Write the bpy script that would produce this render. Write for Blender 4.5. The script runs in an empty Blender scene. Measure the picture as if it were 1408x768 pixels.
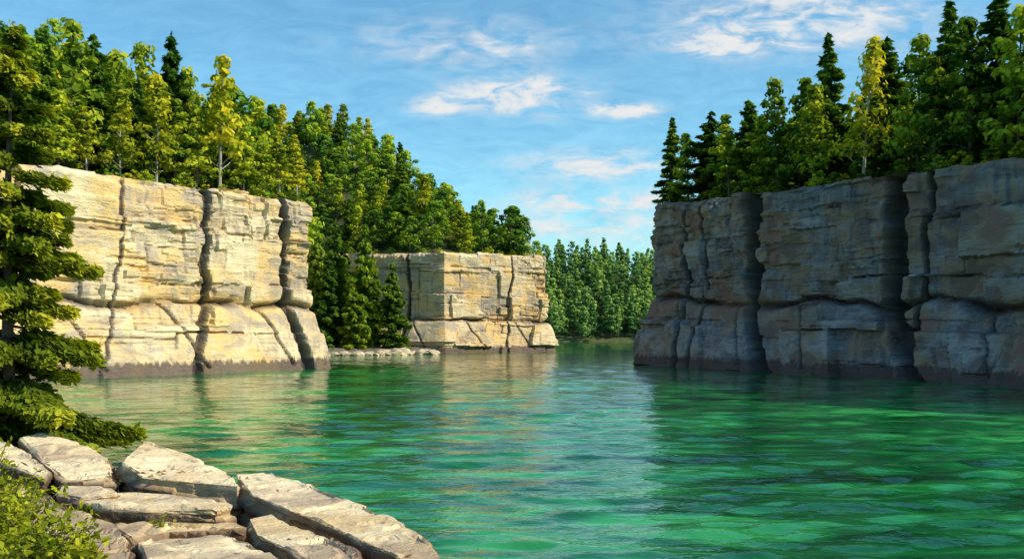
import bpy, math, random
import numpy as np
from mathutils import Vector, Euler, Matrix
random.seed(3); rng=np.random.default_rng(5)
sc=bpy.context.scene
F=1352.0; HZ=455.0; CH=5.0
def U(px): return (px-704.0)/F
def W(px,py,d): return np.array([U(px)*d, d, CH-(py-HZ)*d/F])

# ------------------------------------------------------------ utils
def fr(x): return x-np.floor(x)
def hsh(a,b,s=0.0): return fr(np.sin(a*127.1+b*311.7+s*74.7)*43758.5453)
def vnoise(x,y,s=0.0):
    x=np.asarray(x,float);y=np.asarray(y,float)
    ix=np.floor(x);iy=np.floor(y);fx=x-ix;fy=y-iy
    fx=fx*fx*(3-2*fx);fy=fy*fy*(3-2*fy)
    a=hsh(ix,iy,s);b=hsh(ix+1,iy,s);c=hsh(ix,iy+1,s);d=hsh(ix+1,iy+1,s)
    return (a*(1-fx)+b*fx)*(1-fy)+(c*(1-fx)+d*fx)*fy
def fbm(x,y,s=0.0,o=4):
    v=0;a=.5;t=0
    for i in range(o):
        v=v+a*vnoise(x,y,s+i*3.1);t+=a;x=x*2.03+5.3;y=y*2.03+1.7;a*=.5
    return v/t
def sstep(a,b,x):
    t=np.clip((x-a)/(b-a),0,1);return t*t*(3-2*t)
def new_obj(name,me,parent=None):
    o=bpy.data.objects.new(name,me);sc.collection.objects.link(o)
    if parent: o.parent=parent
    return o
def fast_mesh(name,V,Fc,mats=(),mi=None,attrs=None,smooth=False):
    me=bpy.data.meshes.new(name)
    g=np.asarray(Fc,np.int32)
    me.vertices.add(len(V));me.vertices.foreach_set('co',np.asarray(V,np.float32).ravel())
    tot=np.full(len(g),g.shape[1],np.int32)
    st=np.concatenate([[0],np.cumsum(tot)[:-1]]).astype(np.int32)
    me.loops.add(g.size);me.loops.foreach_set('vertex_index',g.ravel())
    me.polygons.add(len(tot));me.polygons.foreach_set('loop_start',st)
    try: me.polygons.foreach_set('loop_total',tot)
    except Exception: pass
    for m in mats: me.materials.append(m)
    if mi is not None: me.polygons.foreach_set('material_index',np.asarray(mi,np.int32))
    me.polygons.foreach_set('use_smooth',np.full(len(tot),smooth))
    if attrs:
        for k,(dom,arr) in attrs.items():
            a=me.attributes.new(k,'FLOAT',dom);a.data.foreach_set('value',np.asarray(arr,np.float32))
    me.update(calc_edges=True);me.validate()
    return me

# ------------------------------------------------------------ materials
class NT:
    def __init__(s,nt): s.nt=nt;s.n=nt.nodes;s.l=nt.links
    def new(s,t,**k):
        x=s.n.new(t)
        for a,b in k.items(): setattr(x,a,b)
        return x
    def put(s,sock,v):
        if isinstance(v,bpy.types.NodeSocket): s.l.new(v,sock)
        else: sock.default_value=v
    def math(s,op,a,b=0.0,c=None,clamp=False):
        x=s.new('ShaderNodeMath',operation=op,use_clamp=clamp);s.put(x.inputs[0],a);s.put(x.inputs[1],b)
        if c is not None: s.put(x.inputs[2],c)
        return x.outputs[0]
    def mix(s,f,a,b,bt='MIX'):
        x=s.new('ShaderNodeMix',data_type='RGBA',blend_type=bt);s.put(x.inputs['Factor'],f)
        s.put(x.inputs[6],a);s.put(x.inputs[7],b);return x.outputs[2]
    def ramp(s,f,stops,interp='LINEAR'):
        x=s.new('ShaderNodeValToRGB');r=x.color_ramp;r.interpolation=interp
        while len(r.elements)<len(stops): r.elements.new(.5)
        for e,(p,c) in zip(r.elements,stops):
            e.position=p;e.color=(c,c,c,1) if isinstance(c,(int,float)) else (*c,1)
        s.put(x.inputs[0],f);return x.outputs[0]
    def mapping(s,v,scale=(1,1,1),rot=(0,0,0),loc=(0,0,0)):
        x=s.new('ShaderNodeMapping');s.put(x.inputs[0],v);x.inputs['Scale'].default_value=scale;x.inputs['Rotation'].default_value=rot;x.inputs['Location'].default_value=loc
        return x.outputs[0]
    def noise(s,v,scale,detail=4,rough=.55,dist=0.0):
        x=s.new('ShaderNodeTexNoise');s.put(x.inputs['Vector'],v);x.inputs['Scale'].default_value=scale
        x.inputs['Detail'].default_value=detail;x.inputs['Roughness'].default_value=rough;x.inputs['Distortion'].default_value=dist
        return x.outputs[0]
    def bump(s,h,strength,dist,nrm=None):
        x=s.new('ShaderNodeBump');s.put(x.inputs['Height'],h);x.inputs['Strength'].default_value=strength;x.inputs['Distance'].default_value=dist
        if nrm is not None: s.put(x.inputs['Normal'],nrm)
        return x.outputs[0]
    def attr(s,n):
        x=s.new('ShaderNodeAttribute',attribute_name=n);return x.outputs['Fac']
def mat(name):
    m=bpy.data.materials.new(name);m.use_nodes=True;m.node_tree.nodes.clear()
    t=NT(m.node_tree);out=t.new('ShaderNodeOutputMaterial');b=t.new('ShaderNodeBsdfPrincipled')
    t.l.new(b.outputs[0],out.inputs[0]);return m,t,b,out

def rock_mat(name,c_dark,c_mid,c_light,c_a,c_b,scale=1.0,crackc=(.05,.04,.04),water_line=True,bumpd=.22,bs=.8,amt=.8,c_c=None):
    m,t,b,out=mat(name)
    co=t.new('ShaderNodeTexCoord').outputs['Object']
    nA=t.noise(t.mapping(co,(1,1,1.3)),.13*scale,3,.6,.3)
    nB=t.noise(t.mapping(co,(1,1,1.6),loc=(31,7,3)),.19*scale,3,.6,.5)
    streakv=t.noise(t.mapping(co,(1.6,1.6,.22)),.9*scale,3,.6,.3)   # vertical staining
    streakh=t.noise(t.mapping(co,(.35,.35,2.6)),1.0*scale,4,.62,.5)  # strata / dragged strokes
    tone=t.attr('tone')
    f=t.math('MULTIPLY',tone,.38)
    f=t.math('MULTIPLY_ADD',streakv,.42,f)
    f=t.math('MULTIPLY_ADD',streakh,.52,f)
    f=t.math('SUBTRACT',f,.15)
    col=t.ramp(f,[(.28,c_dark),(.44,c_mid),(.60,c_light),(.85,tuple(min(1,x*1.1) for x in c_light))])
    fa=t.ramp(t.math('MULTIPLY_ADD',streakv,.35,nA),[(.62,0.0),(.75,amt)])
    col=t.mix(fa,col,(*c_a,1))
    fb=t.ramp(t.math('MULTIPLY_ADD',streakh,.35,nB),[(.68,0.0),(.80,.7)])
    col=t.mix(fb,col,(*c_b,1))
    if c_c:
        fc=t.ramp(t.math('MULTIPLY_ADD',nB,-.8,nA),[(.17,0.0),(.27,.75)])
        col=t.mix(fc,col,(*c_c,1))
    col=t.mix(t.math('MULTIPLY',t.attr('crack'),.9,clamp=True),col,(*crackc,1))
    if water_line:
        geo=t.new('ShaderNodeNewGeometry');sp=t.new('ShaderNodeSeparateXYZ');t.l.new(geo.outputs['Position'],sp.inputs[0])
        z=t.math('MULTIPLY_ADD',streakv,-2.4,sp.outputs[2])
        wl=t.ramp(z,[(0.0,.85),(.45,.0)])
        col=t.mix(wl,col,(.085,.058,.055,1))
    t.l.new(col,b.inputs['Base Color'])
    b.inputs['Roughness'].default_value=.85;b.inputs['Specular IOR Level'].default_value=.25
    s1=t.noise(t.mapping(co,(.8,.8,1.3)),1.7*scale,4,.6,1.6)
    s3=t.math('MULTIPLY_ADD',streakh,.7,s1)
    s3=t.math('MULTIPLY_ADD',streakv,.5,s3)
    t.l.new(t.bump(s3,bs,bumpd),b.inputs['Normal'])
    return m

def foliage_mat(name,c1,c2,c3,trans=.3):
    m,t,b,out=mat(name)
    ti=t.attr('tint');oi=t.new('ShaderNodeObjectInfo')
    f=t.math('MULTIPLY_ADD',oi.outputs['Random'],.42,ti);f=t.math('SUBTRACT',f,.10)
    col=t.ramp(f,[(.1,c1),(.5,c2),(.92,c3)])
    d=t.new('ShaderNodeBsdfDiffuse');t.l.new(col,d.inputs[0])
    tr=t.new('ShaderNodeBsdfTranslucent');t.l.new(t.mix(1.0,col,(1.05,1.05,.4,1),'MULTIPLY'),tr.inputs[0])
    mx=t.new('ShaderNodeMixShader');mx.inputs[0].default_value=trans
    t.l.new(d.outputs[0],mx.inputs[1]);t.l.new(tr.outputs[0],mx.inputs[2]);t.l.new(mx.outputs[0],out.inputs[0])
    t.n.remove(b)
    return m
def simple(name,c1,c2,scale,bs=.5,bd=.05,rough=.9):
    m,t,b,out=mat(name);co=t.new('ShaderNodeTexCoord').outputs['Object']
    n=t.noise(co,scale,5,.65,.5)
    t.l.new(t.ramp(n,[(.3,c1),(.7,c2)]),b.inputs['Base Color']);b.inputs['Roughness'].default_value=rough
    t.l.new(t.bump(n,bs,bd),b.inputs['Normal']);return m

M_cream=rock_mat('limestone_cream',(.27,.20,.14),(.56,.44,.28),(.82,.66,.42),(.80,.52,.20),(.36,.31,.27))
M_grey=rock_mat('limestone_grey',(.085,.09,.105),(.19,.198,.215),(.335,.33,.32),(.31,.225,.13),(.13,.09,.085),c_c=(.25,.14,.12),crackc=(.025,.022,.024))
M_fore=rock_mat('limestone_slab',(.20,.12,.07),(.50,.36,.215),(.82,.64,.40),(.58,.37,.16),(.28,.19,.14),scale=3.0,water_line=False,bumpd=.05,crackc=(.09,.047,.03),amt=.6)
M_bark=simple('bark',(.05,.038,.028),(.16,.125,.095),6)
M_birchbark=simple('pale_bark',(.18,.16,.13),(.5,.46,.4),5)
M_soil=simple('forest_floor',(.03,.05,.012),(.12,.13,.035),.6,.8,.4)
M_shore=simple('shore_ground',(.07,.06,.045),(.22,.19,.14),3,.8,.15)
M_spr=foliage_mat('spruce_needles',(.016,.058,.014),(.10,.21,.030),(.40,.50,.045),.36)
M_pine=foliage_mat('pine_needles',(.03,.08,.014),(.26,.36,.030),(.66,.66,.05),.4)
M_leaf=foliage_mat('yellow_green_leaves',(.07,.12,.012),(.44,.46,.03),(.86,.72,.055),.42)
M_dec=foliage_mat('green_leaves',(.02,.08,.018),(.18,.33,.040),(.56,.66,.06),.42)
M_farhaze=foliage_mat('far_hazed_leaves',(.05,.12,.055),(.20,.36,.12),(.48,.62,.16),.42)  # distance haze painted into the leaf colour as a paler, bluer green
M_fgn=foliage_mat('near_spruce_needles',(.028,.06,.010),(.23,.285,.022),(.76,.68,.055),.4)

# ------------------------------------------------------------ tree builders
def tube(P,R,k=6):
    P=np.asarray(P,float);n=len(P);V=[];Fq=[]
    for i in range(n):
        d=P[min(i+1,n-1)]-P[max(i-1,0)];d/=np.linalg.norm(d)+1e-9
        a=np.cross(d,[0.31,.95,.05]);a/=np.linalg.norm(a)+1e-9;b=np.cross(d,a)
        for j in range(k):
            th=2*math.pi*j/k;V.append(P[i]+R[i]*(math.cos(th)*a+math.sin(th)*b))
    for i in range(n-1):
        for j in range(k):
            Fq.append((i*k+j,i*k+(j+1)%k,(i+1)*k+(j+1)%k,(i+1)*k+j))
    return np.array(V),np.array(Fq)
class TB:
    def __init__(s): s.V=[];s.F=[];s.mi=[];s.t=[];s.n=0
    def tube(s,P,R,k=6):
        V,Fq=tube(P,R,k);s.V.append(V);s.F.append(Fq+s.n);s.n+=len(V);s.mi.append(np.zeros(len(Fq)));s.t.append(np.full(len(Fq),.5))
    def leaves(s,C,N,size,tint,asp=.55,dirv=None):
        n=len(C);N=N/(np.linalg.norm(N,axis=1,keepdims=True)+1e-9)
        r=rng.normal(size=(n,3)) if dirv is None else dirv+rng.normal(size=(n,3))*.35
        a=np.cross(N,np.cross(r,N));a/=np.linalg.norm(a,axis=1,keepdims=True)+1e-9
        b=np.cross(N,a);sz=np.asarray(size).reshape(-1,1)*np.ones((n,1))
        w=asp*rng.uniform(.7,1.3,(n,1))
        p0=C-a*sz;p1=C-b*sz*w+a*sz*rng.uniform(-.3,.3,(n,1))+N*sz*rng.uniform(-.1,.25,(n,1))
        p2=C+a*sz*rng.uniform(.7,1.2,(n,1));p3=C+b*sz*w+a*sz*rng.uniform(-.3,.3,(n,1))
        V=np.stack([p0,p1,p2,p3],1).reshape(-1,3)
        Fq=np.arange(4*n).reshape(n,4)+s.n
        s.V.append(V);s.F.append(Fq);s.n+=4*n;s.mi.append(np.ones(n));s.t.append(np.clip(tint,0,1)*np.ones(n))
    def mesh(s,name,bark,leaf):
        return fast_mesh(name,np.concatenate(s.V),np.concatenate(s.F),(bark,leaf),np.concatenate(s.mi),{'tint':('FACE',np.concatenate(s.t))})
def spruce(name,h,r,leafsz,dens,bark,leaf,step=.045,low=.06,droop=.28,gap=.12,nbr=(5,8)):
    tb=TB();bend=rng.normal(size=2)*.012*h
    zz=np.linspace(0,h,9);P=[(bend[0]*math.sin(z/h*3),bend[1]*math.sin(z/h*2.5),z) for z in zz]
    tb.tube(P,[.017*h*(1-.93*z/h) for z in zz],7)
    z=low*h;th=rng.uniform(0,6)
    while z<h*.985:
        t=z/h;nb=int(rng.integers(*nbr)) if t<.85 else 4
        for i in range(nb):
            if rng.random()<gap: continue
            th+=2.4+rng.uniform(-.3,.3)
            L=r*((1-t)**.82)*rng.uniform(.5,1.28)+.03*r
            if t<.15: L*=.75+1.6*t
            zb=z+rng.uniform(-.4,.4)*step*h
            cx=bend[0]*math.sin(t*3);cy=bend[1]*math.sin(t*2.5)
            d=np.array([math.cos(th),math.sin(th),0])
            up=.25*(t-.3)
            f=lambda u:np.stack([cx+d[0]*L*u,cy+d[1]*L*u,zb+L*(up*u-droop*u**1.6+.16*u**4)],-1)
            us=np.linspace(0,1,4);tb.tube(f(us),[.012*L+.004*h*(1-t),.008*L+.002,.005*L,.002*L],3)
            n=max(6,int(dens*L*(1+.6*L)/r*10))
            u=rng.uniform(.1,1.03,n)**.75
            side=rng.uniform(-1,1,n)*(.30*L*(1.12-u)+.03*r)
            C=f(u);pp=np.array([-d[1],d[0],0]);C=C+side[:,None]*pp+np.stack([0*u,0*u,-np.abs(side)*.35+rng.normal(size=n)*.02*r-rng.random(n)*.03*r],-1)
            N=np.array([0,0,1])+.5*d+rng.normal(size=(n,3))*.42
            bt=rng.uniform(.12,.62)
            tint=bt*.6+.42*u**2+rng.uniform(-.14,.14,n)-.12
            dirv=d*1.0+np.sign(side)[:,None]*pp*.7+np.array([0,0,-.3])
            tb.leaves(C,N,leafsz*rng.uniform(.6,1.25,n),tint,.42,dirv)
        z+=step*h*(1-.45*t)*rng.uniform(.7,1.3)
    n=14;C=np.stack([rng.normal(size=n)*.02*r+P[-1][0],rng.normal(size=n)*.02*r+P[-1][1],rng.uniform(.95,1.0,n)*h],-1)
    tb.leaves(C,rng.normal(size=(n,3)),leafsz*.6,.5,.35,np.tile([0,0,1.],(n,1)))
    return tb.mesh(name,bark,leaf)
def clumpy(name,h,r,leafsz,nl,nclump,bark,leaf,z0=.25,shape='ovoid'):
    tb=TB();b=rng.normal(size=2)*.03*h
    ax=lambda t:np.array([b[0]*t*t,b[1]*t*t,h*t])
    zs=np.linspace(0,.93,8);tb.tube([ax(t) for t in zs],[.016*h*(1-.9*t) for t in zs],7)
    for i in range(nclump):
        t=z0+(1-z0)*((i+rng.random())/nclump)**.95
        q=(t-z0)/(1-z0)
        env=r*(math.sin(math.pi*min(1,(.12+.88*q))**.8)**.7) if shape=='ovoid' else r*(1.02-q)**.7*(.75+.25*math.sin(q*19))
        th=i*2.4+rng.uniform(-.5,.5);R=env*rng.uniform(.3,1.0)
        base=ax(max(.08,t-.12*(R/r)-.02));c=ax(min(t,.97))+np.array([math.cos(th)*R,math.sin(th)*R,rng.uniform(-.02,.02)*h])
        tb.tube([base,(base+c)/2+np.array([0,0,-.01*h]),c],[.006*h*(1-.6*t),.004*h*(1-.6*t),.0015*h],3)
        cr=r*rng.uniform(.26,.48)*(1-.45*q);n=int(nl*rng.uniform(.7,1.3)*(cr/(.35*r)))
        v=rng.normal(size=(n,3));v[:,2]+=.25;v/=np.linalg.norm(v,axis=1,keepdims=True)
        rad=rng.uniform(.45,1.05,n)[:,None];sq=np.array([1.15,1.15,.62 if shape!='ovoid' else .8])
        C=c+v*rad*cr*sq
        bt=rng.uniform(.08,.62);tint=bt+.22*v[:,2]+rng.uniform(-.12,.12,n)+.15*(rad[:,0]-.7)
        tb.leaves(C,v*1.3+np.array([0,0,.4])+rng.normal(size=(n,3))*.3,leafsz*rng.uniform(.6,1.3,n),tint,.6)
    return tb.mesh(name,bark,leaf)
P_spr=[spruce('spruce_mesh_%d'%i,14,w,.40,20,M_bark,M_spr,step=.055,gap=.2) for i,w in enumerate((2.7,3.2,3.9,3.3))]
P_pine=[clumpy('pine_mesh_%d'%i,14,w,.36,46,38,M_bark,M_pine,z0,'cone') for i,(w,z0) in enumerate(((3.4,.22),(4.2,.16),(3.1,.3),(3.8,.12)))]
P_leaf=[clumpy('birch_mesh_%d'%i,14,w,.36,44,34,M_birchbark,M_leaf,z0,'cone') for i,(w,z0) in enumerate(((3.7,.2),(3.2,.28)))]
P_dec=[clumpy('broadleaf_mesh_%d'%i,14,w,.42,56,30,M_bark,M_dec,z0) for i,(w,z0) in enumerate(((4.0,.22),(4.6,.18),(3.7,.25)))]
P_far=[clumpy('far_tree_mesh_%d'%i,14,w,.5,40,26,M_bark,M_farhaze,z0,sh) for i,(w,z0,sh) in enumerate(((4.0,.15,'ovoid'),(3.6,.12,'cone'),(3.2,.18,'cone')))]
P_bush=[clumpy('bush_mesh_%d'%i,2,1.3,.15,40,14,M_bark,mm,.05) for i,mm in enumerate((M_dec,M_pine,M_leaf))]
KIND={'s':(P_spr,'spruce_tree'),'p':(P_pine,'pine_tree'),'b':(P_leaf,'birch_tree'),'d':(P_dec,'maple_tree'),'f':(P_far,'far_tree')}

# ------------------------------------------------------------ land shapes
def poly_dist(X,Y,P):
    P=np.asarray(P,float);D=np.full(X.shape,1e9);ins=np.zeros(X.shape,bool)
    for i in range(len(P)):
        a=P[i];b=P[(i+1)%len(P)];e=b-a
        t=np.clip(((X-a[0])*e[0]+(Y-a[1])*e[1])/(e@e),0,1)
        D=np.minimum(D,np.hypot(X-a[0]-t*e[0],Y-a[1]-t*e[1]))
        c=((a[1]>Y)!=(b[1]>Y))
        with np.errstate(divide='ignore',invalid='ignore'):
            xi=(b[0]-a[0])*(Y-a[1])/(b[1]-a[1]+1e-12)+a[0]
        ins^=c&(X<xi)
    return np.where(ins,D,-D)
LP=[(-70,76),(-44.7,109),(-27,132.2),(-34,150),(-52,190),(-57,238),(-15.6,226),(8.4,239.8),(4,275),(-20,330),(-260,340),(-260,76)]
RP=[(22.0,150),(47.8,90),(46.5,60),(54,52),(260,48),(260,250),(60,250),(33,175)]  # unseen near end bent inward for the shadow it throws on the water
def hL(X,Y):
    X=np.asarray(X,float);Y=np.asarray(Y,float);d=poly_dist(X,Y,LP)
    return 22.2+.9*sstep(150,230,Y)+.55*np.clip(8-X,0,60)*sstep(2,44,d)*sstep(150,215,Y)+.04*np.clip(d,0,60)*sstep(4,20,d)+.5*(fbm(X/7,Y/7,2)-.5)
def hR(X,Y):
    X=np.asarray(X,float);Y=np.asarray(Y,float);d=poly_dist(X,Y,RP)
    return 21.0+.048*np.clip(Y-90,-20,80)+.07*np.clip(d,0,60)*sstep(3,20,d)+.5*(fbm(X/7,Y/7,8)-.5)

def land(name,poly,hf,sp=2.0,inset=1.6):
    P=np.array(poly);x0,y0=P.min(0);x1,y1=P.max(0)
    xs=np.arange(x0,x1+sp,sp);ys=np.arange(y0,y1+sp,sp);X,Y=np.meshgrid(xs,ys)
    d=poly_dist(X,Y,poly);ok=d>inset
    Z=hf(X,Y)-.18*(d<4.5)
    I=np.arange(X.size).reshape(X.shape)
    q=ok[:-1,:-1]&ok[1:,:-1]&ok[:-1,1:]&ok[1:,1:]
    Fq=np.stack([I[:-1,:-1][q],I[:-1,1:][q],I[1:,1:][q],I[1:,:-1][q]],-1)
    V=np.stack([X.ravel(),Y.ravel(),Z.ravel()],-1)
    used=np.unique(Fq);rm=np.full(len(V),-1);rm[used]=np.arange(len(used))
    return new_obj(name,fast_mesh(name,V[used],rm[Fq],(M_soil,),smooth=True))

def cliff(name,poly,spacing,hf,m,ledge,cracks,flare=2.6,seed=1.0,tilt=0.0,lowslant=.0):
    P=np.array(poly,float);n=len(P);pts=[];nr=[]
    area=sum(P[i][0]*P[(i+1)%n][1]-P[(i+1)%n][0]*P[i][1] for i in range(n))
    sg=1 if area>0 else -1
    for i in range(n):
        a=P[i];b=P[(i+1)%n];L=np.linalg.norm(b-a);k=max(2,int(L/spacing[i]));e=(b-a)/L
        for j in range(k):
            pts.append(a+(b-a)*j/k);nr.append(sg*np.array([e[1],-e[0]]))
    pts=np.array(pts);nr=np.array(nr)
    seg=np.linalg.norm(np.roll(pts,-1,0)-pts,axis=1);S=np.concatenate([[0],np.cumsum(seg)[:-1]]);T=seg.sum()
    NR=np.zeros_like(nr)
    for i in range(len(pts)):
        ds=np.abs(S-S[i]);ds=np.minimum(ds,T-ds);w=np.exp(-(ds/.9)**2)*seg;w[ds>4]=0
        v=(nr*w[:,None]).sum(0);NR[i]=v/np.linalg.norm(v)
    wob=(fbm(S/9,S*0,seed+9,3)-.5)*1.2
    top=hf(pts[:,0]-NR[:,0]*.6,pts[:,1]-NR[:,1]*.6)
    c=np.floor(S/4.1+.4*hsh(np.floor(S/9),0*S,seed));top=top+(hsh(c,c*0,seed+44)-.5)*.9+(fbm(S/1.7,S*0+3,seed+4,3)-.5)*.6
    rows=118;tv=np.linspace(0,1,rows);zb=-1.6
    Z=zb+(top-zb)[:,None]*tv[None,:];SS=np.repeat(S[:,None],rows,1)
    zl=ledge(S)+(fbm(S/6,S*0+7,seed,3)-.5)*1.9
    ZL=zl[:,None]
    sw=SS+.7*(fbm(SS/5,Z/5,seed+1)-.5)+tilt*Z;zw=Z+.6*(fbm(SS/9,Z/6,seed+2)-.5)+.02*SS
    low=Z<ZL
    sw=np.where(low,sw-lowslant*(Z-ZL),sw)
    def blocks(ws,wz,sd):
        zz=zw/wz;r=np.floor(zz);r2=np.where(low,r+57,r)
        c0=sw/ws*(.6+.8*hsh(r2,r*0,sd+3))+hsh(r2,r*0,sd)*7;c=np.floor(c0);jit=(hsh(c,r2,sd+8)-.5)*.5
        zz2=zz+jit;r3=np.floor(zz2)+np.where(low,57,0)
        fx=(c0-c);fz=fr(zz2);ed=np.minimum(np.minimum(fx,1-fx)*ws,np.minimum(fz,1-fz)*wz)
        tx=(hsh(c,r3,sd+5)-.5)*(fx-.5);tz=(hsh(c,r3,sd+6)-.3)*(fz-.5)
        return hsh(c,r3,sd),ed,tx+tz
    b1,e1,p1=blocks(10,6.0,seed+11);b2,e2,p2=blocks(4.6,2.3,seed+12);b3,e3,p3=blocks(2.0,.75,seed+13)
    rough=fbm(SS/12,Z/8,seed+31,3)
    br=sstep(.43,.58,rough)
    D=(b1-.5)*.9+p1*1.0+((b2-.5)*.65+p2*.8)*(.22+.8*br)+((b3-.5)*.36+p3*.25)*(.12+.75*br)
    D+= (fbm(SS/2.6,Z/2.6,seed+5,4)-.5)*.28+wob[:,None]
    g1=np.exp(-(e1/.16)**2)*sstep(.52,.64,fbm(SS/4,Z/4,seed+21))
    g2=np.exp(-(e2/.14)**2)*br*sstep(.45,.6,fbm(SS/3,Z/3,seed+22))
    D-= .35*g1+.22*g2
    crack=.6*g1+.5*g2
    t=np.clip((ZL-Z)/np.maximum(ZL,1),0,1.2)
    D=np.where(low,.35+flare*t**.9+(b1-.5)*1.2*np.minimum(1,.3+t)+D*.5,D)
    gw=.22+.40*vnoise(SS/4,SS*0,seed+19)
    g=np.exp(-((Z-ZL)/gw)**2)*(.45+.55*sstep(.3,.6,vnoise(SS/3.3,SS*0,seed+17)));D-=1.2*g;crack=np.maximum(crack,.95*g)
    jn=fr(SS/13.0+Z/22.0+.10*fbm(SS/4,Z/3,seed+61)+seed*.37);gj=np.exp(-((jn-.5)*13.0/.20)**2)*low*(Z>.6)
    D-=.5*gj;crack=np.maximum(crack,.8*gj)
    for (s0,w,dep,lt,lb) in cracks:
        sc_=s0+np.where(Z>ZL,(Z-ZL)*lt,(Z-ZL)*lb)+1.3*(fbm(Z/2.6,Z*0+s0,seed+s0,3)-.5)
        ww=w*(.4+1.2*fbm(Z/1.8,SS*0+s0,seed+3+s0,3));
        ww=ww*np.where(Z>ZL,1,1.15)
        g=np.exp(-np.abs((SS-sc_)/ww)**6);D-=dep*g
        crack=np.maximum(crack,np.exp(-np.abs((SS-sc_)/(ww*1.12))**6))
    D-= .5*sstep(.965,1.0,tv)[None,:]**2
    X=pts[:,0][:,None]+NR[:,0][:,None]*D;Y=pts[:,1][:,None]+NR[:,1][:,None]*D
    ex=[.9,2.0,3.4,5.2];XX=[X];YY=[Y];ZZ=[Z];CK=[crack];TN=[.5*b1+.35*b2+.15*b3]
    for k,dd in enumerate(ex):
        x=pts[:,0]-NR[:,0]*dd;y=pts[:,1]-NR[:,1]*dd
        z=hf(x,y)+.12+ (fbm(x/1.6,y/1.6,3,3)-.5)*.6*(1-k*.25);z=z-(.9 if k==3 else 0)
        XX.append(x[:,None]);YY.append(y[:,None]);ZZ.append(z[:,None]);CK.append(np.full((len(x),1),.0 if k<2 else .6));TN.append(np.full((len(x),1),.5))
    X=np.hstack(XX);Y=np.hstack(YY);Z=np.hstack(ZZ);C=np.hstack(CK);TN=np.hstack(TN)
    a,b=X.shape;I=np.arange(a*b).reshape(a,b);J=np.roll(I,-1,0)
    Fq=np.stack([I[:,:-1],J[:,:-1],J[:,1:],I[:,1:]],-1).reshape(-1,4)
    if sg<0: Fq=Fq[:,::-1]
    mi=np.zeros((a,b-1),int);mi[:,-2:]=1
    me=fast_mesh(name,np.stack([X.ravel(),Y.ravel(),Z.ravel()],-1),Fq,(m,M_soil),mi.ravel(),{'crack':('POINT',np.clip(C,0,1).ravel()),'tone':('POINT',TN.ravel())})
    return new_obj(name,me)
l0=math.hypot(25.3,33);l1=math.hypot(17.7,23.2)
def s_left(px):
    u=U(px);y=-127.9/(u-.763);return l0+(y-109)*(l1/23.2) if y>109 else l0-(109-y)*(l0/33)
sL=[.26,.22,.3,.5,.6,.22,.22,.5,6,6,8,6]
s2=sum(math.dist(LP[i],LP[i+1]) for i in range(6))
s1=s2-math.dist(LP[5],LP[6])
lc=[(s_left(278),.5,1.2,.05,.35),(s_left(392),.75,1.7,.0,-.2),(s_left(150),.18,.35,.15,.3),(s2+17,.25,.6,0.05,.2),(s2-9,.4,1.,0,.1),(s2-20,.5,1.,0,.1)]
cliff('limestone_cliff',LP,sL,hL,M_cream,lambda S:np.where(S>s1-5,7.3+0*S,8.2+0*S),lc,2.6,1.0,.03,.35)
land('forest_hill',LP,hL)
l0r=math.dist(RP[0],RP[1])
RK=(RP[1][0]-RP[0][0])/60.
def s_right(px):
    u=U(px);y=(RP[0][0]+150*RK)/(u+RK);return (150-y)*(l0r/60)
rc=[(s_right(1036),1.35,2.6,-.03,-.8),(s_right(1226),1.3,2.6,-.02,-.8),(s_right(1262),.35,.9,.07,-.3),(s_right(945),.5,1.2,0,-.3),(s_right(968),.3,.7,0,-.2)]
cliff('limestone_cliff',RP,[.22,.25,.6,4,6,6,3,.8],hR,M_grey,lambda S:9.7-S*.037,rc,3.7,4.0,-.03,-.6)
land('forest_plateau',RP,hR)

def hF(X,Y):
    return -1+ 3*sstep(0,6,Y-463-8*fbm(X/30,X*0,5))+ 33*sstep(5,85,Y-463)+9*(fbm(X/60,Y/60,6)-.5)*sstep(5,60,Y-463)+4*sstep(40,10,np.abs(X-38))*sstep(20,80,Y-463)
xs=np.arange(-700,900,8.);ys=np.concatenate([np.arange(458,560,4.),np.arange(560,1200,40.)]);X,Y=np.meshgrid(xs,ys);Z=hF(X,Y)
I=np.arange(X.size).reshape(X.shape);Fq=np.stack([I[:-1,:-1],I[:-1,1:],I[1:,1:],I[1:,:-1]],-1).reshape(-1,4)
new_obj('far_hill',fast_mesh('far_hill',np.stack([X.ravel(),Y.ravel(),Z.ravel()],-1),Fq,(M_soil,),smooth=True))

CP=[(-66,192),(-38,202),(-30,206.5),(-24,208),(-18.2,211),(-16,220),(-20,232),(-60,242)]
xs=np.arange(-66,-12,.6);ys=np.arange(190,245,.6);X,Y=np.meshgrid(xs,ys);d=poly_dist(X,Y,CP)
Z=np.clip(-1+.9*(d+1.2),-1.2,1.0+.05*d)+.9*(fbm(X/1.5,Y/1.5,3)-.5)
I=np.arange(X.size).reshape(X.shape);q=(d[:-1,:-1]>-3);Fq=np.stack([I[:-1,:-1][q],I[:-1,1:][q],I[1:,1:][q],I[1:,:-1][q]],-1)
new_obj('cove_shore',fast_mesh('cove_shore',np.stack([X.ravel(),Y.ravel(),Z.ravel()],-1),Fq,(M_shore,)))

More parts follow.
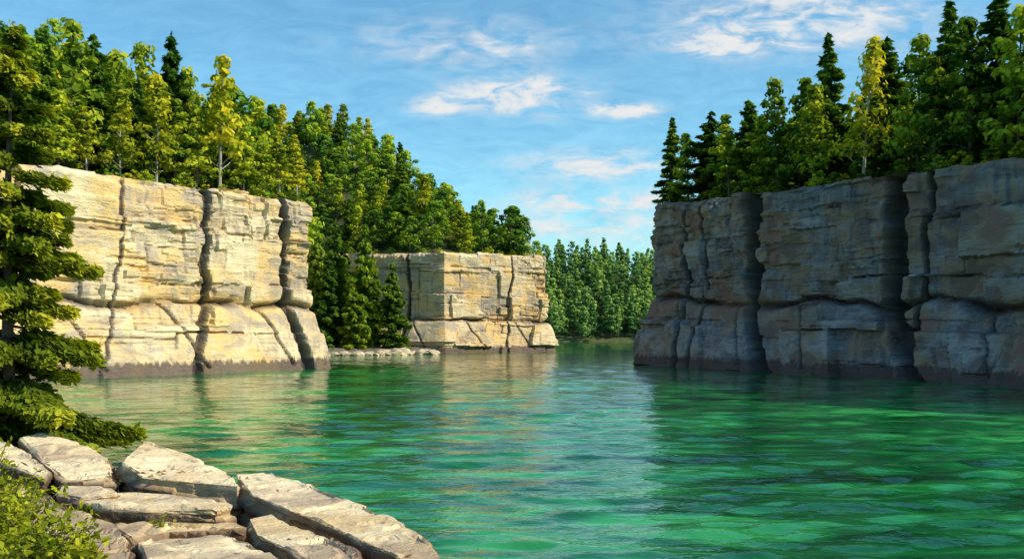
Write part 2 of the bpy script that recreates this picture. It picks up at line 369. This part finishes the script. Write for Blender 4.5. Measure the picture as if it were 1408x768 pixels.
# ------------------------------------------------------------ plant trees
def empty(name):
    e=bpy.data.objects.new(name,None);sc.collection.objects.link(e);return e
cnt=[0]
def put(kind,x,y,z,h,parent=None,wid=1.0,base=14.0,meshes=None,nm=None):
    ms,name=(meshes,nm) if meshes else KIND[kind]
    cnt[0]+=1
    o=new_obj(nm or (name if not parent else 'tree'),ms[rng.integers(len(ms))],parent)
    s=h/base;w=s**.6*wid
    o.location=(x,y,z);o.scale=(w*rng.uniform(.85,1.15),w*rng.uniform(.85,1.15),s);o.rotation_euler=(rng.normal()*.025,rng.normal()*.025,rng.uniform(0,6.28))
    return o
heroL=[(95,32,'p',6),(128,48,'s',8),(62,60,'s',5),(160,70,'p',9),(190,62,'p',11),(232,45,'s',9),(215,118,'b',4),(165,128,'b',3.6),(258,95,'p',8),(302,84,'b',3.5),(328,125,'d',8),(352,135,'p',7),(385,190,'b',2.2),(408,205,'b',2.6),(120,150,'b',3.5),(270,150,'p',4),(20,60,'p',6),(-20,40,'s',7),(240,140,'p',5),(80,130,'p',3.5),(335,170,'p',3.6),(362,200,'p',2.6)]
for px,pt,k,off in heroL:
    u=U(px);y=-127.9/(u-.763)+off*1.5;x=u*y;z=float(hL(x,y));zt=CH+(HZ-pt)*y/F;put(k,x,y,z-.2,zt-z+.4)
heroR=[(922,165,'s',3),(946,185,'p',2),(975,155,'s',5),(1003,160,'p',3),(1030,140,'s',6),(1068,108,'p',3.5),(1098,110,'p',8),(1145,48,'s',8),(1120,120,'p',3),(1187,58,'b',2.5),(1225,55,'s',7),(1262,52,'p',4),(1302,8,'s',5),(1335,30,'p',3),(1372,-5,'s',5),(1400,10,'p',3),(1440,-20,'s',5),(1050,160,'p',2.4),(1285,80,'p',2.4)]
for px,pt,k,off in heroR:
    u=U(px);y=(RP[0][0]+150*RK)/(u+RK)+off*1.2+1;x=u*y;z=float(hR(x,y));zt=CH+(HZ-pt)*y/F;put(k,x,y,z-.2,zt-z+.4,wid=1.15 if k=='s' else 1)
for px,pt,y,k in [(455,302,217,'s'),(497,308,214,'s'),(541,360,213.5,'s'),(474,335,222,'s'),(440,318,222,'s'),(515,372,219,'s'),(448,352,212,'s'),(484,380,211,'s'),(428,300,226,'d')]:
    x=U(px)*y;zt=CH+(HZ-pt)*y/F;put(k,x,y,.7,zt-.7,wid=1.0)
def scatter(name,x0,x1,y0,y1,sp,df,hf,hmin,hmax,mixk,dmin,dmax,seed):
    e=empty(name);r=np.random.default_rng(seed)
    xs=np.arange(x0,x1,sp);ys=np.arange(y0,y1,sp);X,Y=np.meshgrid(xs,ys)
    X=(X+r.uniform(-.45,.45,X.shape)*sp).ravel();Y=(Y+r.uniform(-.45,.45,Y.shape)*sp).ravel()
    d=df(X,Y);ok=(d>dmin)&(d<dmax);X=X[ok];Y=Y[ok];Z=hf(X,Y)
    for x,y,z in zip(X,Y,Z):
        if x/y<-.85 or x/y>.85: continue
        put(mixk[r.integers(len(mixk))],x,y,z-.3,r.uniform(hmin,hmax),e)
    return e
scatter('hillside_forest',-130,10,150,300,5.6,lambda X,Y:poly_dist(X,Y,LP),hL,9.0,15,'dddpdpddsdb',3.2,58,1)
scatter('clifftop_forest',-110,-24,84,160,5.0,lambda X,Y:poly_dist(X,Y,LP),hL,9.5,15.5,'pspdsb',6.5,24,2)
scatter('plateau_forest',18,120,54,190,5.0,lambda X,Y:poly_dist(X,Y,RP),hR,9,13,'sspd',5.5,28,3)
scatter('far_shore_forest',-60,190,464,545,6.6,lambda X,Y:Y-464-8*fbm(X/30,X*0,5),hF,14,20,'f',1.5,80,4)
def bushes(name,poly,hf,n,x0,x1,y0,y1,seed):
    e=empty(name);r=np.random.default_rng(seed);X=r.uniform(x0,x1,n);Y=r.uniform(y0,y1,n);d=poly_dist(X,Y,poly);ok=(d>1.6)&(d<6.5)
    for x,y,z in zip(X[ok],Y[ok],hf(X[ok],Y[ok])):
        put('x',x,y,z-.1,r.uniform(.6,2.2),e,base=2.0,meshes=P_bush,nm='bush')
bushes('undergrowth',LP,hL,2000,-75,10,80,260,1)
bushes('undergrowth',RP,hR,1200,18,70,60,170,2)

# ------------------------------------------------------------ near shore
EDGE=[(-45,24),(-15,19),(-9,17.5),(-5.6,16),(-3.6,12.4),(-2.1,10.6),(-1.0,9.2),(-.35,7.8),(.3,6.2),(1.2,4.2),(2.6,2),(4,-2),(8,-12),(-45,-12)]
def hG(X,Y):
    d=poly_dist(X,Y,EDGE)
    return np.where(d>0,2.45+.28*sstep(0,3,d)-.3*sstep(11.5,16,Y),2.45-.3*sstep(11.5,16,Y)-1.15*np.abs(d)**1.05)+.3*(fbm(X/1.1,Y/1.1,4)-.5)+.1*(fbm(X/.3,Y/.3,9)-.5)
xs=np.arange(-30,12,.16);ys=np.arange(-8,26,.16);X,Y=np.meshgrid(xs,ys);Z=np.maximum(hG(X,Y),-2.5)
I=np.arange(X.size).reshape(X.shape);Fq=np.stack([I[:-1,:-1],I[:-1,1:],I[1:,1:],I[1:,:-1]],-1).reshape(-1,4)
new_obj('rocky_shore',fast_mesh('rocky_shore',np.stack([X.ravel(),Y.ravel(),Z.ravel()],-1),Fq,(M_fore,),attrs={'tone':('POINT',np.full(X.size,.1)),'crack':('POINT',np.full(X.size,.6))}))
import bmesh
def dd(py): return 13-(py-600)*5.5/168
def slab(pts,thick,seed,lean=(0,0),tone=.5):
    bm=bmesh.new();P=[]
    for p in pts:
        d=dd(p[1])+(p[2] if len(p)>2 else 0);P.append(W(p[0],p[1],d))
    P=np.array(P);c=P.mean(0)
    top=[bm.verts.new(p) for p in P]
    bot=[bm.verts.new((c+(p-c)*.99)+np.array([lean[0],lean[1],-thick])) for p in P]
    bm.faces.new(top);bm.faces.new(bot[::-1]);n=len(P)
    for i in range(n): bm.faces.new((top[i],bot[i],bot[(i+1)%n],top[(i+1)%n]))
    bmesh.ops.recalc_face_normals(bm,faces=bm.faces)
    bmesh.ops.bevel(bm,geom=[e for e in bm.edges],offset=.02,segments=1,affect='EDGES')
    bmesh.ops.triangulate(bm,faces=bm.faces)
    for it in range(7):
        es=[e for e in bm.edges if e.calc_length()>(.07)]
        if not es: break
        bmesh.ops.subdivide_edges(bm,edges=es,cuts=1)
        bmesh.ops.triangulate(bm,faces=[f for f in bm.faces if len(f.verts)>3])
    bm.normal_update()
    V=np.array([v.co for v in bm.verts]);N=np.array([v.normal for v in bm.verts])
    a=fbm(V[:,0]/.8+V[:,2]*.9,V[:,1]/.8,seed,3)-.5
    st=fbm(V[:,0]/1.0,V[:,1]/.7,seed+3,3)*5;stp=(np.floor(st)+sstep(.86,1,fr(st)))/5
    b=fbm(V[:,0]/.12+V[:,2]*5,V[:,1]/.12+V[:,2]*3,seed+7,3)-.5
    side=1-np.clip(np.abs(N[:,2]),0,1)
    lz=V[:,2]+.15*V[:,0];layer=(hsh(np.floor(lz/.085),0*lz,seed)-.5)*side
    D=.07*a+.15*(stp-.5)*np.clip(N[:,2],0,1)+.016*b+.11*layer+.10*side*(fbm(V[:,0]/.35,V[:,1]/.35,seed+2,3)-.5)
    V=V+N*D[:,None]
    for v,co in zip(bm.verts,V): v.co=co
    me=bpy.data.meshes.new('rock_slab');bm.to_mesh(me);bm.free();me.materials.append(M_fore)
    at=me.attributes.new('tone','FLOAT','POINT');at.data.foreach_set('value',np.clip(tone+.5*N[:,2]-.2+.3*a,0,1).astype(np.float32))  # painted light: upward slab faces given a lighter tone than the sides
    side_shade=me.attributes.new('crack','FLOAT','POINT');side_shade.data.foreach_set('value',np.clip(.85*sstep(.35,.9,side)*(.7+layer*2.5),0,1).astype(np.float32))  # painted shade: steep slab sides take the dark crack colour
    return new_obj('limestone_slab',me)
slab([(-60,598,.5),(0,604,.6),(40,626,.3),(66,648),(60,656),(0,632),(-60,628)],.6,1)
slab([(30,601,.6),(52,594,.9),(110,606,.6),(150,627,.3),(156,650),(118,654),(88,656),(60,634,.1)],.7,2,tone=.6)
slab([(166,634,-.1),(198,603,.9),(250,622,.7),(312,646,.2),(328,666),(270,660,-.1),(226,655,-.2),(190,650,-.3)],.8,3,tone=.6)
slab([(322,650,.3),(365,645,.5),(420,664,.3),(478,682,.1),(520,700),(560,722),(600,750),(625,775),(575,780),(510,745),(440,715),(385,694),(345,678)],.7,4,tone=.6)
slab([(112,688),(168,676,.2),(230,678,.2),(296,684,.1),(322,696),(300,704),(200,702),(140,700)],.32,5,tone=.45)
slab([(190,742),(225,724,.2),(300,730,.2),(345,742,.1),(385,765),(420,800),(300,810),(210,800)],.45,6,tone=.65)
slab([(340,712,.1),(370,704,.2),(430,728,.1),(485,756),(520,785),(450,790),(405,758),(350,732)],.45,7,tone=.5)
slab([(60,712),(110,706),(160,722),(178,755),(180,800),(90,805),(60,755)],.35,8,tone=.2)
slab([(-40,668),(20,662),(70,676),(94,700),(56,716),(-40,712)],.35,9,tone=.3)
slab([(-60,735),(30,730),(50,765),(50,830),(-60,840)],.35,10,tone=.2)
slab([(155,722),(190,714),(322,716),(335,724),(230,728),(180,738)],.25,11,tone=.3)
slab([(440,775),(520,778),(580,800),(640,830),(560,860),(460,830)],.5,12,tone=.4)
slab([(84,668),(156,668),(168,678),(110,684),(78,680)],.4,13,tone=.35)

M_shorerock=rock_mat('shore_boulder',(.25,.2,.15),(.5,.40,.28),(.70,.58,.41),(.6,.42,.22),(.33,.29,.26),water_line=False)
def boulder_mesh(seed):
    bm=bmesh.new();bmesh.ops.create_icosphere(bm,subdivisions=3,radius=1);r=np.random.default_rng(seed)
    pl=r.normal(size=(9,3));pl/=np.linalg.norm(pl,axis=1,keepdims=True);pd=r.uniform(.5,.85,9)
    for v in bm.verts:
        c=np.array(v.co)
        for n,d in zip(pl,pd):
            k=c@n-d
            if k>0: c=c-n*k
        v.co=c*np.array([1.2,.9,.6])
    me=bpy.data.meshes.new('boulder');bm.to_mesh(me);bm.free();me.materials.append(M_shorerock)
    a=me.attributes.new('tone','FLOAT','POINT');a.data.foreach_set('value',np.full(len(me.vertices),.6,np.float32));return me
BM=[boulder_mesh(i) for i in range(4)]
e=empty('shore_rocks');r=np.random.default_rng(7)
def rocks_line(a,b,n,s0,s1,sp):
    for i in range(n):
        t=r.random();x=a[0]+(b[0]-a[0])*t+r.normal()*sp;y=a[1]+(b[1]-a[1])*t+r.normal()*sp
        o=new_obj('rock',BM[r.integers(4)],e);s=r.uniform(s0,s1);o.scale=(s,s,s*r.uniform(.7,1.1));o.location=(x,y,r.uniform(-.1,.35)*s+.1);o.rotation_euler=(r.uniform(-.3,.3),r.uniform(-.3,.3),r.uniform(0,6.3))
rocks_line((-38,201.5),(-17,211),80,.3,1.2,.8)
rocks_line((-26,207),(-17.5,212),28,.6,2.0,1.0)

fg=spruce('near_spruce_mesh',7.6,1.95,.085,120,M_bark,M_fgn,step=.045,low=.03,droop=.42,gap=.26,nbr=(5,7))
o=new_obj('spruce_tree',fg);o.location=(U(18)*15,15,2.1);o.rotation_euler=(0,0,.6)
def shrub(name,x,y,z,h,r_,n,leaf):
    tb=TB()
    for i in range(n):
        th=rng.uniform(0,6.28);L=h*rng.uniform(.5,1.05);out=r_*rng.uniform(.2,1)
        tip=np.array([math.cos(th)*out,math.sin(th)*out,L]);b0=np.array([math.cos(th)*out*.15,math.sin(th)*out*.15,0])
        f=lambda u:b0+(tip-b0)*np.stack([u**1.4,u**1.4,u],-1)
        us=np.linspace(0,1,4);tb.tube(np.array([f(np.array(u)) for u in us]),[.006,.005,.004,.002],4)
        m=26;u=rng.uniform(.25,1.02,m);C=np.array([f(np.array(k)) for k in u])+rng.normal(size=(m,3))*.035
        tb.leaves(C,np.array([0,0,1.])+rng.normal(size=(m,3))*.6,rng.uniform(.022,.05,m),rng.uniform(.1,.85)*.5+.35*u+rng.uniform(-.15,.15,m)-.15,.5)
    o=new_obj(name,tb.mesh(name,M_bark,leaf));o.location=(x,y,z);return o
for px,py,d,h,r_,n in [(20,735,7.6,.55,.4,34),(75,765,7.2,.46,.35,30),(-30,700,8.4,.7,.5,36),(100,775,7.0,.34,.28,22),(30,790,6.9,.5,.4,34),(10,690,9.3,.38,.35,20),(215,712,9.2,.14,.12,8),(110,690,9.9,.12,.16,7)]:
    p=W(px,py,d);shrub('shrub',p[0],p[1],p[2]-.17,h,r_,n,M_leaf)

# ------------------------------------------------------------ water
m,t,b,out=mat('lake_water')
co=t.new('ShaderNodeTexCoord').outputs['Object']
n0=t.noise(co,.05,2,.5,.8);n1=t.noise(t.mapping(co,(.5,1.5,1)),.30,3,.6,1.0)
f=t.math('MULTIPLY_ADD',n1,.6,t.math('MULTIPLY',n0,.4))
col=t.ramp(f,[(.38,(.001,.034,.009)),(.5,(.006,.14,.032)),(.62,(.04,.37,.085))])
t.l.new(col,b.inputs['Base Color']);b.inputs['Roughness'].default_value=.02;b.inputs['IOR'].default_value=1.33
w2=t.noise(t.mapping(co,(.8,1.4,1)),2.6,2,.5,.6)
t.l.new(t.bump(w2,.5,.055),b.inputs['Normal'])
xs=np.concatenate([[-4000,-1200,-400],np.arange(-84,-44,1.0),np.arange(-44,46,.24),np.arange(46,84,1.0),[400,1200,4000]])
ys=[-500.,-100.,0.];y=6.
while y<420: ys.append(y);y+=max(.14,y*.0062)
ys=np.array(ys+[460,600,1200,6000]);X,Y=np.meshgrid(xs,ys)
r=np.random.default_rng(11);Z=np.zeros_like(X)
wx=X+1.5*(fbm(X/6,Y/6,1,2)-.5);wy=Y+1.5*(fbm(X/5,Y/5,2,2)-.5)
cell=np.maximum(.14,np.abs(Y)*.0062)
for i in range(26):
    lam=.62*1.075**i; th=math.radians(90)+r.normal()*.45
    k=2*math.pi/lam;ph=r.uniform(0,6.28)
    amp=.0088*lam**.6
    env=.25+1.5*vnoise(X/(lam*2.6)+i*9,Y/(lam*2.2),i)
    s_=np.sin(k*(wx*math.cos(th)+wy*math.sin(th))+ph)
    Z+=amp*env*s_*sstep(2.6,4.5,lam/cell)
fade=sstep(84,60,np.abs(X))*sstep(5.9,7,Y)*sstep(420,300,Y)*(.3+1.0*fbm(X/25,Y/30,7,2))
Z=Z*fade
I=np.arange(X.size).reshape(X.shape);Fq=np.stack([I[:-1,:-1],I[:-1,1:],I[1:,1:],I[1:,:-1]],-1).reshape(-1,4)
new_obj('water',fast_mesh('water',np.stack([X.ravel(),Y.ravel(),Z.ravel()],-1),Fq,(m,),smooth=True))

# ------------------------------------------------------------ light
sd=Vector((.97,-.25,0)).normalized();el=math.radians(36)
sv=Vector((sd.x*math.cos(el),sd.y*math.cos(el),math.sin(el)))
L=bpy.data.lights.new('sun','SUN');L.energy=5.0;L.angle=math.radians(.5);L.color=(1,.89,.69)
so=bpy.data.objects.new('sun',L);sc.collection.objects.link(so);so.rotation_euler=sv.to_track_quat('Z','Y').to_euler();so.location=(60,-30,90)
w=bpy.data.worlds.new('World');sc.world=w;w.use_nodes=True;w.node_tree.nodes.clear();t=NT(w.node_tree)
out=t.new('ShaderNodeOutputWorld');bg=t.new('ShaderNodeBackground');t.l.new(bg.outputs[0],out.inputs[0]);bg.inputs[1].default_value=.145
sky=t.new('ShaderNodeTexSky',sky_type='NISHITA');sky.sun_disc=False;sky.sun_elevation=el;sky.sun_rotation=math.atan2(sd.x,sd.y);sky.ozone_density=1.6;sky.dust_density=.6
co=t.new('ShaderNodeTexCoord').outputs['Generated'];sp=t.new('ShaderNodeSeparateXYZ');t.l.new(co,sp.inputs[0])
ay=t.math('MAXIMUM',t.math('ABSOLUTE',sp.outputs[1]),.05)
u=t.math('DIVIDE',sp.outputs[0],ay);v=t.math('DIVIDE',sp.outputs[2],ay)
cv=t.new('ShaderNodeCombineXYZ');t.l.new(u,cv.inputs[0]);t.l.new(v,cv.inputs[1])
mask=None
for px,py,sx,sy,a in [(715,130,85,26,.95),(598,145,38,12,.85),(858,152,42,10,1.1),(815,226,95,20,.9),(790,275,70,14,.95),(890,276,26,12,.85),(980,62,62,14,1.05),(1110,28,170,42,.78),(800,312,200,26,.6),(640,60,150,34,.42)]:
    du=t.math('MULTIPLY_ADD',u,F/sx,-U(px)*F/sx);dv=t.math('MULTIPLY_ADD',v,F/sy,-(HZ-py)/sy)
    q=t.math('MULTIPLY_ADD',du,du,t.math('MULTIPLY',dv,dv))
    g=t.math('MULTIPLY',t.math('EXPONENT',t.math('MULTIPLY',q,-1.0)),a)
    mask=g if mask is None else t.math('ADD',mask,g)
nz=t.noise(t.mapping(cv.outputs[0],(16,42,1)),1.3,6,.62,.5)
cl=t.math('MULTIPLY',mask,t.math('MULTIPLY_ADD',nz,5.0,-1.85))
cl=t.ramp(cl,[(.02,0.0),(.30,.35),(.55,.8),(.9,1.0)])
br=t.noise(t.mapping(cv.outputs[0],(9,30,1),(0,0,.25)),1.6,5,.65,1.4)
skyc=t.mix(1.0,sky.outputs[0],(.74,1.22,1.26,1),'MULTIPLY')
skyc=t.mix(1.0,skyc,t.ramp(br,[(.3,(.88,.91,.94)),(.7,(1.22,1.12,1.07))]),'MULTIPLY')
cc=t.mix(nz,(4.0,4.7,5.6,1),(6.8,6.5,5.9,1))
t.l.new(t.mix(cl,skyc,cc),bg.inputs[0])

# ------------------------------------------------------------ camera
cam=bpy.data.cameras.new('camera');cam.sensor_width=36;cam.lens=36*F/1408;cam.shift_y=(HZ-384)/1408;cam.clip_end=9000;cam.clip_start=.1
c=bpy.data.objects.new('camera',cam);sc.collection.objects.link(c);c.location=(0,0,CH);c.rotation_euler=(math.pi/2,0,0);sc.camera=c
sc.view_settings.view_transform='Standard';sc.view_settings.look='None';sc.view_settings.exposure=0
print('trees',cnt[0])
